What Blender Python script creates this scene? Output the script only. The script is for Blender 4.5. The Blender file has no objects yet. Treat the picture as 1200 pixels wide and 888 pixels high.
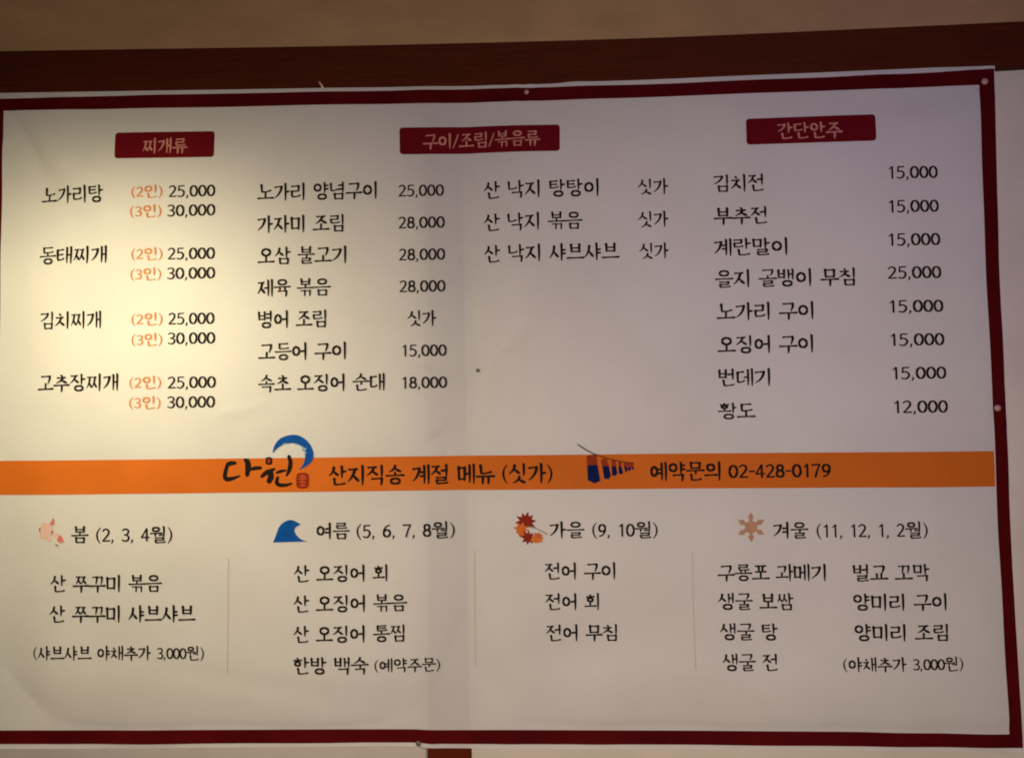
import bpy, bmesh, math, random
from mathutils import Vector

random.seed(7)
C = bpy.context.scene.collection
R = math.radians

# ------------------------------------------------------------------ camera, light, exposure
scene = bpy.context.scene
cam_data = bpy.data.cameras.new("camera")
cam_data.sensor_width = 36.0
cam_data.lens = 36.0 * 950 / 1200
cam_data.clip_start = 0.02
cam_data.clip_end = 50
cam = bpy.data.objects.new("camera", cam_data)
C.objects.link(cam)
cam.location = (0.10578, -1.46165, 2.00654)
cam.rotation_euler = (R(92.72311), R(0.76205), R(2.22327))
scene.camera = cam

world = bpy.data.worlds.new("World")
scene.world = world
world.use_nodes = True
bg = world.node_tree.nodes["Background"]
bg.inputs[0].default_value = (0.8, 0.8, 1.0, 1)
bg.inputs[1].default_value = 0.02

# the shaded warm bulb that hangs close to the left side of the banner
lamp = bpy.data.lights.new("warm_bulb", "SPOT")
lamp.energy = 20.5
lamp.color = (1.0, 0.91, 0.57)
lamp.spot_size = R(140)
lamp.spot_blend = 0.78
lamp.shadow_soft_size = 0.05
lo = bpy.data.objects.new("warm_bulb", lamp)
lo.location = (-0.694, -0.506, 2.224)
lo.rotation_euler = (Vector((-0.682, 0, 1.976)) - lo.location).to_track_quat("-Z", "Y").to_euler()
C.objects.link(lo)

# the room's dim general light: it comes from in front and below
def area(name, loc, target, size, power, col):
    l = bpy.data.lights.new(name, "AREA")
    l.shape = "DISK"
    l.size = size
    l.energy = power
    l.color = col
    o = bpy.data.objects.new(name, l)
    o.location = loc
    o.rotation_euler = (Vector(target) - Vector(loc)).to_track_quat("-Z", "Y").to_euler()
    C.objects.link(o)
    return o

area("room_light", (0.25, -1.78, 1.86), (0.02, 0, 0.80), 0.8, 33, (1.0, 0.84, 0.71))
# added fill with no known source, tints the banner's upper right bluish
area("cool_light", (0.76, -0.95, 2.42), (0.56, 0, 2.17), 0.25, 1.9, (0.26, 0.20, 1.0))

scene.view_settings.view_transform = "Standard"
scene.view_settings.look = "None"
scene.view_settings.exposure = 0.0
scene.view_settings.gamma = 1.0
scene.cycles.filter_width = 1.9
scene.cycles.max_bounces = 8

# ------------------------------------------------------------------ materials
def mat(name, col, rough=0.6, spec=0.3, noise=0.0, nscale=30.0, bump=0.0, bscale=400.0, stretch=None, translucent=0.0, col2=None):
    m = bpy.data.materials.new(name)
    m.use_nodes = True
    nt = m.node_tree
    N, L = nt.nodes, nt.links
    p = N["Principled BSDF"]
    p.inputs["Roughness"].default_value = rough
    p.inputs["Specular IOR Level"].default_value = spec
    p.inputs["Base Color"].default_value = (*col, 1)
    tc = N.new("ShaderNodeTexCoord")
    mp = N.new("ShaderNodeMapping")
    L.new(tc.outputs["Object"], mp.inputs[0])
    if stretch:
        mp.inputs["Scale"].default_value = stretch
    colour = None
    if noise or col2:
        n = N.new("ShaderNodeTexNoise")
        n.inputs["Scale"].default_value = nscale
        n.inputs["Detail"].default_value = 6
        n.inputs["Roughness"].default_value = 0.6
        L.new(mp.outputs[0], n.inputs["Vector"])
        r = N.new("ShaderNodeValToRGB")
        c2 = col2 or tuple(c * (1 - noise) for c in col)
        r.color_ramp.elements[0].position = 0.3
        r.color_ramp.elements[0].color = (*c2, 1)
        r.color_ramp.elements[1].position = 0.7
        r.color_ramp.elements[1].color = (*col, 1)
        L.new(n.outputs["Fac"], r.inputs[0])
        L.new(r.outputs[0], p.inputs["Base Color"])
        colour = r.outputs[0]
    if bump:
        b = N.new("ShaderNodeTexNoise")
        b.inputs["Scale"].default_value = bscale
        b.inputs["Detail"].default_value = 4
        L.new(mp.outputs[0], b.inputs["Vector"])
        bn = N.new("ShaderNodeBump")
        bn.inputs["Strength"].default_value = bump
        bn.inputs["Distance"].default_value = 0.002
        L.new(b.outputs["Fac"], bn.inputs["Height"])
        L.new(bn.outputs[0], p.inputs["Normal"])
    if translucent:
        t = N.new("ShaderNodeBsdfTranslucent")
        t.inputs[0].default_value = (*col, 1)
        if colour:
            L.new(colour, t.inputs[0])
        mx = N.new("ShaderNodeMixShader")
        mx.inputs[0].default_value = translucent
        L.new(p.outputs[0], mx.inputs[1])
        L.new(t.outputs[0], mx.inputs[2])
        L.new(mx.outputs[0], N["Material Output"].inputs["Surface"])
    return m

M = {
    "plaster": mat("painted_plaster", (0.47, 0.42, 0.36), 0.9, 0.05, 0.14, 6.0, 0.25, 60.0),
    "upper_plaster": mat("brown_plaster", (0.315, 0.197, 0.098), 0.9, 0.03, 0.22, 5.0, 0.30, 45.0, stretch=(1, 1, 2.2)),  # mottled brown tone for the wall above the beam
    "beam": mat("stained_wood", (0.060, 0.012, 0.004), 0.6, 0.04, 0, 26.0, 0.5, 60.0, stretch=(0.35, 1, 6), col2=(0.042, 0.008, 0.003)),
    "post": mat("stained_post_wood", (0.070, 0.010, 0.002), 0.6, 0.03, 0, 26.0, 0.5, 60.0, stretch=(6, 1, 0.35), col2=(0.06, 0.009, 0.002)),
    "vinyl": mat("white_vinyl", (0.81, 0.785, 0.745), 0.5, 0.3, 0.085, 4.5, 0.14, 900.0, translucent=0.55),
    "red": mat("dark_red_print", (0.066, 0.0018, 0.003), 0.7, 0.03, 0.35, 10.0, 0.08, 900.0),
    "plate": mat("crimson_print", (0.095, 0.003, 0.006), 0.7, 0.03, 0.12, 25.0, 0.08, 900.0),
    "orange": mat("orange_print", (0.43, 0.098, 0.010), 0.7, 0.05, 0.16, 6.0, 0.08, 900.0),
    "ink": mat("black_ink", (0.012, 0.008, 0.006), 0.7, 0.03, 0.4, 60.0),
    "pink_ink": mat("pale_pink_ink", (0.42, 0.165, 0.125), 0.7, 0.03, 0.35, 120.0),
    "orange_ink": mat("orange_red_ink", (0.42, 0.135, 0.028), 0.7, 0.03, 0.15, 80.0),
    "blue": mat("brush_blue_ink", (0.004, 0.060, 0.24), 0.7, 0.03, 0, 45.0, col2=(0.003, 0.038, 0.16)),
    "pale_blue": mat("pale_blue_ink", (0.22, 0.34, 0.42), 0.7, 0.03, 0.2, 100.0),
    "navy": mat("navy_ink", (0.004, 0.008, 0.050), 0.7, 0.03, 0.3, 60.0),
    "brick": mat("brick_red_ink", (0.22, 0.028, 0.008), 0.7, 0.03, 0.3, 90.0),
    "seal": mat("seal_red_ink", (0.20, 0.016, 0.006), 0.7, 0.03, 0.3, 150.0),
    "seal_light": mat("seal_light_ink", (0.36, 0.07, 0.02), 0.7, 0.03, 0.2, 150.0),
    "petal": mat("petal_pink_ink", (0.46, 0.275, 0.235), 0.7, 0.03, 0, 90.0, col2=(0.49, 0.33, 0.27)),
    "bud": mat("bud_red_ink", (0.34, 0.055, 0.048), 0.7, 0.03, 0, 80.0, col2=(0.44, 0.17, 0.14)),
    "brown": mat("brown_ink", (0.15, 0.065, 0.025), 0.7, 0.03, 0.2, 80.0),
    "leaf_red": mat("leaf_red_ink", (0.20, 0.018, 0.007), 0.7, 0.03, 0, 90.0, col2=(0.12, 0.012, 0.006)),
    "leaf_orange": mat("leaf_orange_ink", (0.46, 0.120, 0.022), 0.7, 0.03, 0, 90.0, col2=(0.34, 0.075, 0.018)),
    "tan": mat("tan_ink", (0.34, 0.195, 0.115), 0.7, 0.03, 0, 90.0, col2=(0.28, 0.145, 0.08)),
    "line": mat("grey_brown_line_ink", (0.36, 0.31, 0.26), 0.7, 0.03),
    "pin": mat("pale_plastic_pin", (0.36, 0.20, 0.18), 0.45, 0.2, 0.1, 300.0),
    "steel": mat("dull_nail_steel", (0.10, 0.085, 0.075), 0.5, 0.4, 0.3, 300.0),
    "thread": mat("grey_thread", (0.16, 0.13, 0.11), 0.8, 0.2),
    "chip": mat("pale_split_wood", (0.62, 0.45, 0.28), 0.7, 0.2, 0.25, 300.0),
}

# ------------------------------------------------------------------ object helpers
def link(name, mesh, m, parent=None):
    mesh.materials.append(m)
    o = bpy.data.objects.new(name, mesh)
    C.objects.link(o)
    if parent:
        o.parent = parent
    return o

def mesh_of(verts, faces, smooth=False):
    me = bpy.data.meshes.new("mesh")
    me.from_pydata(verts, [], faces)
    me.update()
    if smooth:
        for p in me.polygons:
            p.use_smooth = True
    return me

def tag(o, label, cat, group=None, kind=None):
    o["label"] = label
    o["category"] = cat
    if group:
        o["group"] = group
    if kind:
        o["kind"] = kind
    return o

def lerp_poly(poly, x, axis=0):
    """value of a polyline at x (measured along axis, ascending), rounded at its vertices"""
    b = 1 - axis
    if x <= poly[0][axis]:
        return poly[0][b]
    for p, q in zip(poly, poly[1:]):
        if x <= q[axis]:
            t = (x - p[axis]) / (q[axis] - p[axis])
            return p[b] + (q[b] - p[b]) * t
    return poly[-1][b]

def smooth_poly(poly, x, axis=0, r=0.06):
    s = 0
    for k in (-2, -1, 0, 1, 2):
        s += lerp_poly(poly, x + k * r / 2, axis) * (3 - abs(k))
    return s / 9

# ------------------------------------------------------------------ the setting: wall, beam and post
WALL_Y = 0.026
def grid_sheet(x0, x1, z0, z1, y, nx, nz):
    v = [(x0 + (x1 - x0) * i / nx, y, z0 + (z1 - z0) * j / nz) for j in range(nz + 1) for i in range(nx + 1)]
    f = [(j * (nx + 1) + i, j * (nx + 1) + i + 1, (j + 1) * (nx + 1) + i + 1, (j + 1) * (nx + 1) + i) for j in range(nz) for i in range(nx)]
    return v, f

def box(x0, x1, y0, y1, z0, z1, bevel=0.0, taper=None):
    bm = bmesh.new()
    bmesh.ops.create_cube(bm, size=1)
    for v in bm.verts:
        v.co = Vector(((x0 + x1) / 2 + v.co.x * (x1 - x0), (y0 + y1) / 2 + v.co.y * (y1 - y0), (z0 + z1) / 2 + v.co.z * (z1 - z0)))
    if bevel:
        bmesh.ops.bevel(bm, geom=bm.edges[:], offset=bevel, segments=2, affect="EDGES")
    me = bpy.data.meshes.new("mesh")
    bm.to_mesh(me)
    bm.free()
    return me

wall = link("wall", box(-2.6, 2.6, WALL_Y, WALL_Y + 0.12, 0.3, 2.655), M["plaster"])
tag(wall, "cream painted plaster wall below the dark beam, behind the menu banner", "wall", kind="structure")
upper = link("upper_wall", box(-2.6, 2.6, 0.010, WALL_Y + 0.115, 2.658, 3.4), M["upper_plaster"])
tag(upper, "brownish plaster wall strip above the dark beam", "wall", kind="structure")

BEAM_TOP = [(-2.5, 2.735), (-0.9084, 2.7128), (-0.2586, 2.7022), (0.05, 2.6997), (0.3702, 2.6991), (0.9797, 2.7086), (2.5, 2.735)]
BEAM_BOT = [(-2.5, 2.652), (-0.907, 2.6269), (-0.2589, 2.6161), (0.06, 2.6118), (0.3684, 2.6135), (0.9763, 2.6266), (2.5, 2.652)]
def build_beam():
    n = 160
    prof = []
    v, f = [], []
    for i in range(n + 1):
        x = -2.5 + 5.0 * i / n
        t, b = smooth_poly(BEAM_TOP, x, 0, 0.2), smooth_poly(BEAM_BOT, x, 0, 0.05)
        b += 0.0006 * math.sin(x * 57) + 0.0005 * math.sin(x * 131 + 1)
        e = 0.0025
        v += [(x, WALL_Y - 0.002, b), (x, 0.004 + e, b), (x, 0.004, b + e), (x, 0.004, t - e), (x, 0.004 + e, t), (x, WALL_Y - 0.002, t)]
    for i in range(n):
        for k in range(6):
            a, c = i * 6 + k, i * 6 + (k + 1) % 6
            f.append((a, c, c + 6, a + 6))
    f += [tuple(range(6)), tuple(reversed(range(n * 6, n * 6 + 6)))]
    return mesh_of(v, f)
beam = link("wooden_beam", build_beam(), M["beam"])
tag(beam, "long dark brown wooden beam running along the wall above the banner", "beam")

post = link("wooden_post", box(-0.1092, -0.0325, -0.0002, WALL_Y + 0.002, 0.4, 2.606, 0.002), M["post"])
tag(post, "upright reddish brown wooden post whose foot shows under the banner", "post")

# ------------------------------------------------------------------ the banner's sheet
TOP_EDGE = [(-0.93, 2.6291), (-0.5803, 2.6243), (-0.2589, 2.6198), (0.0572, 2.6153), (0.146, 2.6161), (0.163, 2.6183), (0.186, 2.6183), (0.206, 2.6173), (0.3684, 2.6188), (0.6747, 2.623), (0.8261, 2.6252), (0.9239, 2.6248)]
BOT_EDGE = [(-0.93, 1.4205), (-0.823, 1.4207), (-0.5721, 1.4227), (-0.2629, 1.4264), (-0.1254, 1.4267), (-0.1102, 1.4238), (0.0413, 1.4226), (0.3407, 1.4225), (0.6352, 1.421), (0.9237, 1.4188)]
TOP_OUT = [(-0.93, 2.6178), (-0.5802, 2.6164), (-0.2589, 2.6127), (0.0571, 2.6091), (0.3681, 2.6095), (0.6744, 2.6138), (0.8257, 2.6163), (0.9236, 2.6204)]
TOP_IN = [(-0.93, 2.5955), (-0.8735, 2.5939), (-0.58, 2.5905), (-0.259, 2.5878), (0.0568, 2.5836), (0.3676, 2.585), (0.6735, 2.5879), (0.8962, 2.5915)]
BOT_IN = [(-0.93, 1.4531), (-0.5723, 1.4543), (-0.2628, 1.4562), (-0.1251, 1.4564), (-0.1099, 1.4549), (0.0418, 1.4554), (0.3414, 1.4548), (0.6363, 1.453), (0.9019, 1.4491)]
BOT_OUT = [(-0.93, 1.4289), (-0.5721, 1.4303), (-0.2628, 1.4331), (-0.1253, 1.4334), (-0.1101, 1.4312), (0.0414, 1.4307), (0.3409, 1.4306), (0.6355, 1.4283), (0.924, 1.426)]
RIGHT_IN = [(0.9019, 1.4491), (0.8963, 1.7707), (0.8953, 1.8894), (0.8975, 1.979), (0.8953, 2.0693), (0.893, 2.288), (0.8936, 2.3585), (0.8962, 2.5915)]
RIGHT_OUT = [(0.924, 1.426), (0.9186, 1.7116), (0.9182, 1.8416), (0.9195, 1.9788), (0.9188, 2.0689), (0.9175, 2.2875), (0.9189, 2.3579), (0.9236, 2.6204)]
LEFT_IN, LEFT_OUT, LEFT_EDGE = -0.8995, -0.9235, -0.9255

def gauss(t):
    return math.exp(-t * t)

def seg_dist(x, z, a, b):
    """signed distance to the segment a-b and how far along it (0..1, clamped)"""
    ux, uz = b[0] - a[0], b[1] - a[1]
    l2 = ux * ux + uz * uz
    t = ((x - a[0]) * ux + (z - a[1]) * uz) / l2
    tc = max(0.0, min(1.0, t))
    dx, dz = x - (a[0] + ux * tc), z - (a[1] + uz * tc)
    s = 1.0 if (ux * dz - uz * dx) > 0 else -1.0
    return s * math.hypot(dx, dz), t

def smoothstep(a, b, x):
    t = max(0.0, min(1.0, (x - a) / (b - a)))
    return t * t * (3 - 2 * t)

FOLDS = [  # from, to, height (+ towards the viewer), half width
    ((-0.905, 2.590), (-0.800, 2.450), -0.0030, 0.022),
    ((-0.870, 2.585), (-0.740, 2.470), 0.0016, 0.030),
    ((-0.012, 2.092), (0.075, 2.170), -0.0014, 0.014),
    ((-0.016, 2.092), (-0.120, 2.112), -0.0016, 0.014),
    ((-0.016, 2.088), (-0.062, 1.950), -0.0022, 0.012),
    ((-0.022, 2.110), (-0.024, 2.300), -0.0018, 0.009),
    ((-0.040, 1.990), (-0.100, 1.964), -0.0013, 0.009),
    ((-0.030, 1.920), (-0.026, 1.500), -0.0010, 0.010),
    ((-0.560, 1.560), (-0.300, 1.520), -0.0007, 0.020),
    ((-0.830, 2.330), (-0.640, 2.270), 0.0005, 0.014),
    ((-0.110, 1.470), (0.420, 1.690), -0.0022, 0.070),
    ((-0.040, 1.640), (-0.090, 1.470), -0.0014, 0.022),
    ((-0.480, 2.020), (-0.400, 2.035), 0.0008, 0.010),
    ((-0.905, 1.520), (-0.800, 1.450), -0.0030, 0.050),
    ((-0.905, 1.455), (0.900, 1.455), -0.0012, 0.012),
    ((0.700, 1.950), (0.895, 2.015), -0.0008, 0.030),
    ((0.690, 2.560), (0.905, 2.598), -0.0016, 0.030),
    ((0.170, 2.380), (0.330, 2.060), -0.0010, 0.055),
    ((0.300, 1.560), (0.860, 1.480), 0.0010, 0.045),
]
def depth(x, z):
    """how far the sheet stands out in front of the beam and post"""
    ex = min(x - LEFT_EDGE, 0.93 - x)
    ez = min(z - 1.418, 2.625 - z)
    d = 0.0015 + 0.0100 * smoothstep(0.0, 0.16, ex) * smoothstep(0.0, 0.14, ez)
    d += 0.0012 * math.sin(x * 5.1 + z * 2.3) * smoothstep(0.0, 0.2, ez) * smoothstep(0.0, 0.2, ex)
    d += 0.0006 * math.sin(x * 11.7 - z * 4.9 + 1.3) * smoothstep(0.0, 0.2, ez)
    # the upright fold where the sheet is pulled back against the post
    k = smoothstep(1.44, 1.70, z) * (0.45 + 0.55 * gauss((z - 2.06) / 0.30)) * (1 - 0.55 * smoothstep(2.25, 2.60, z))
    c = -0.026 + 0.012 * gauss((z - 2.09) / 0.05) - 0.006 * (1 - smoothstep(1.9, 2.0, z))
    w = 0.040 if x < c else 0.013
    d -= 0.0052 * k * math.exp(-abs((x - c) / w) ** 1.6)
    # between the post's two edges it lies close to the wood
    d -= 0.0058 * smoothstep(1.42, 1.55, z) * (1 - smoothstep(2.50, 2.62, z)) * smoothstep(-0.26, -0.108, x) * (1 - smoothstep(-0.028, 0.09, x))
    # the pull around the nail
    rn = math.hypot(x + 0.0114, z - 2.0923)
    d -= 0.0020 * gauss(rn / 0.018)
    for a, b, h, wd in FOLDS:
        s, t = seg_dist(x, z, a, b)
        if abs(s) < 3 * wd:
            tt = max(0.0, min(1.0, t))
            d += 2.8 * h * gauss(s / wd) * (0.35 + 0.65 * math.sin(math.pi * (0.15 + 0.7 * tt))) * min(1.0, max(0.0, ez / 0.02))
    # little ripples along the four edges, and puckers round the pins
    re_ = math.exp(-max(0.0, min(ez, ex)) / 0.07) * min(1.0, max(0.0, min(ez, ex)) / 0.012)
    d += re_ * (0.0016 * math.sin(x * 31 + 2.0 * math.sin(x * 7.3)) + 0.0012 * math.sin(z * 29 + x * 3.1))
    d += 0.0007 * math.sin(x * 23.0 + z * 17.0 + 3.0 * math.sin(z * 3.7)) * smoothstep(0.0, 0.2, ez) * smoothstep(0.0, 0.2, ex)
    for px, pz in ((0.0836, 2.6011), (0.9054, 2.5967), (0.9040, 2.0120), (-0.1246, 1.4318)):
        q = math.hypot(x - px, z - pz)
        if q < 0.12:
            d += (0.0022 * gauss((q - 0.022) / 0.014) - 0.0010 * gauss(q / 0.010)) * (0.6 + 0.4 * math.cos(5 * math.atan2(z - pz, x - px)))
    return max(d, 0.0008)

def on_sheet(x, z, lift):
    return (x, -depth(x, z) - lift, z)

def right_edge(z):
    return smooth_poly(RIGHT_OUT, z, 1, 0.08) + 0.0015

def build_sheet():
    nx, nz = 300, 200
    v, f = [], []
    for j in range(nz + 1):
        for i in range(nx + 1):
            s, t = i / nx, j / nz
            x = LEFT_EDGE + s * (right_edge(1.42 + t * 1.205) - LEFT_EDGE)
            zb, zt = smooth_poly(BOT_EDGE, x, 0, 0.01), smooth_poly(TOP_EDGE, x, 0, 0.012)
            v.append(on_sheet(x, zb + (zt - zb) * t, 0))
    for j in range(nz):
        for i in range(nx):
            a = j * (nx + 1) + i
            f.append((a, a + 1, a + nx + 2, a + nx + 1))
    return mesh_of(v, f, True)

banner = link("menu_banner", build_sheet(), M["vinyl"])
tag(banner, "large white Korean menu banner with dark red border and orange band across it", "banner")

INK = 0.0006
def strip(name, lo, hi, x0, x1, m, n=240, rows=6, lift=INK):
    """a printed band between two curves z=lo(x) and z=hi(x)"""
    v, f = [], []
    for i in range(n + 1):
        x = x0 + (x1 - x0) * i / n
        a, b = lo(x), hi(x)
        for j in range(rows + 1):
            v.append(on_sheet(x, a + (b - a) * j / rows, lift))
    for i in range(n):
        for j in range(rows):
            a = i * (rows + 1) + j
            f.append((a, a + rows + 1, a + rows + 2, a + 1))
    return link(name, mesh_of(v, f, True), m, banner)

def build_border():
    v, f = [], []
    def loft(fa, fb, n, k=5):
        base = len(v)
        for i in range(n + 1):
            a, b = fa(i / n), fb(i / n)
            for j in range(k + 1):
                v.append(on_sheet(a[0] + (b[0] - a[0]) * j / k, a[1] + (b[1] - a[1]) * j / k, INK))
        for i in range(n):
            for j in range(k):
                q = base + i * (k + 1) + j
                f.append((q, q + k + 1, q + k + 2, q + 1))
    sp = smooth_poly
    loft(lambda t: (LEFT_IN + (0.8962 - LEFT_IN) * t, sp(TOP_IN, LEFT_IN + (0.8962 - LEFT_IN) * t)),
         lambda t: (LEFT_OUT + (0.9236 - LEFT_OUT) * t, sp(TOP_OUT, LEFT_OUT + (0.9236 - LEFT_OUT) * t)), 260)
    loft(lambda t: (LEFT_IN + (0.9019 - LEFT_IN) * t, sp(BOT_IN, LEFT_IN + (0.9019 - LEFT_IN) * t, 0, 0.015)),
         lambda t: (LEFT_OUT + (0.924 - LEFT_OUT) * t, sp(BOT_OUT, LEFT_OUT + (0.924 - LEFT_OUT) * t, 0, 0.015)), 260)
    zi0, zi1 = sp(BOT_IN, 0.9019, 0, 0.015), sp(TOP_IN, 0.8962)
    zo0, zo1 = sp(BOT_OUT, 0.924, 0, 0.015), sp(TOP_OUT, 0.9236)
    def ri(t):
        z = zi0 + (zi1 - zi0) * t
        e = 0.9019 + (0.8962 - 0.9019) * t
        return (e + (sp(RIGHT_IN, z, 1) - e) * math.sin(math.pi * t) ** 0.2 if 0 < t < 1 else e, z)
    def ro(t):
        z = zo0 + (zo1 - zo0) * t
        e = 0.924 + (0.9236 - 0.924) * t
        return (e + (sp(RIGHT_OUT, z, 1) - e) * math.sin(math.pi * t) ** 0.2 if 0 < t < 1 else e, z)
    loft(ri, ro, 180)
    lz0, lz1 = sp(BOT_IN, LEFT_IN, 0, 0.015), sp(TOP_IN, LEFT_IN)
    oz0, oz1 = sp(BOT_OUT, LEFT_OUT, 0, 0.015), sp(TOP_OUT, LEFT_OUT)
    loft(lambda t: (LEFT_IN, lz0 + (lz1 - lz0) * t), lambda t: (LEFT_OUT, oz0 + (oz1 - oz0) * t), 180)
    return mesh_of(v, f, True)
link("border", build_border(), M["red"], banner)

BAND_TOP = [(-0.93, 1.9397), (-0.2597, 1.9394), (0.3516, 1.9392), (0.8933, 1.9367)]
BAND_BOT = [(-0.93, 1.8774), (-0.2599, 1.8782), (0.3502, 1.8775), (0.8944, 1.875)]
band = strip("orange_band", lambda x: lerp_poly(BAND_BOT, x), lambda x: lerp_poly(BAND_TOP, x), LEFT_IN + 0.0002, 0.8938, M["orange"])

# ------------------------------------------------------------------ brush lettering: every letter is drawn stroke by stroke
def catmull(pts, n=7):
    if len(pts) == 2:
        (x0, y0), (x1, y1) = pts
        return [(x0 + (x1 - x0) * i / n, y0 + (y1 - y0) * i / n) for i in range(n + 1)]
    out = []
    P = [(2 * pts[0][0] - pts[1][0], 2 * pts[0][1] - pts[1][1])] + list(pts) + [(2 * pts[-1][0] - pts[-2][0], 2 * pts[-1][1] - pts[-2][1])]
    for i in range(1, len(P) - 2):
        a, b, c, d = P[i - 1:i + 3]
        for k in range(n):
            t = k / n
            out.append(tuple(0.5 * (2 * b[q] + (c[q] - a[q]) * t + (2 * a[q] - 5 * b[q] + 4 * c[q] - d[q]) * t * t + (3 * b[q] - a[q] - 3 * c[q] + d[q]) * t ** 3) for q in (0, 1)))
    out.append(pts[-1])
    return out

def ribbon(pts, widths):
    """outline of one brush stroke: left and right points with softly rounded ends"""
    path = catmull(pts)
    n = len(path)
    ws = []
    for i in range(n):
        t = i / (n - 1) * (len(widths) - 1)
        k = min(int(t), len(widths) - 2)
        ws.append(widths[k] + (widths[k + 1] - widths[k]) * (t - k))
    out = []
    for i, (x, y) in enumerate(path):
        a, b = path[max(0, i - 1)], path[min(n - 1, i + 1)]
        dx, dy = b[0] - a[0], b[1] - a[1]
        l = math.hypot(dx, dy) or 1e-6
        dx, dy = dx / l, dy / l
        w = ws[i] / 2
        if i == 0:
            out.append(((x - dx * w * 0.7 - dy * w * 0.35, y - dy * w * 0.7 + dx * w * 0.35), (x - dx * w * 0.7 + dy * w * 0.35, y - dy * w * 0.7 - dx * w * 0.35)))
        out.append(((x - dy * w, y + dx * w), (x + dy * w, y - dx * w)))
        if i == n - 1:
            out.append(((x + dx * w * 0.7 - dy * w * 0.35, y + dy * w * 0.7 + dx * w * 0.35), (x + dx * w * 0.7 + dy * w * 0.35, y + dy * w * 0.7 - dx * w * 0.35)))
    return out

def ring(cx, cy, rx, ry, wx, wy, n=22):
    out = []
    for i in range(n + 1):
        a = 2 * math.pi * i / n
        c, s = math.cos(a), math.sin(a)
        w = wx * abs(c) + wy * abs(s)
        out.append(((cx + (rx + w / 2) * c, cy + (ry + w / 2) * s), (cx + (rx - w / 2) * c, cy + (ry - w / 2) * s)))
    return out

T, H_ = 0.136, 0.096        # width of upright and of level strokes, in em

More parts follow.
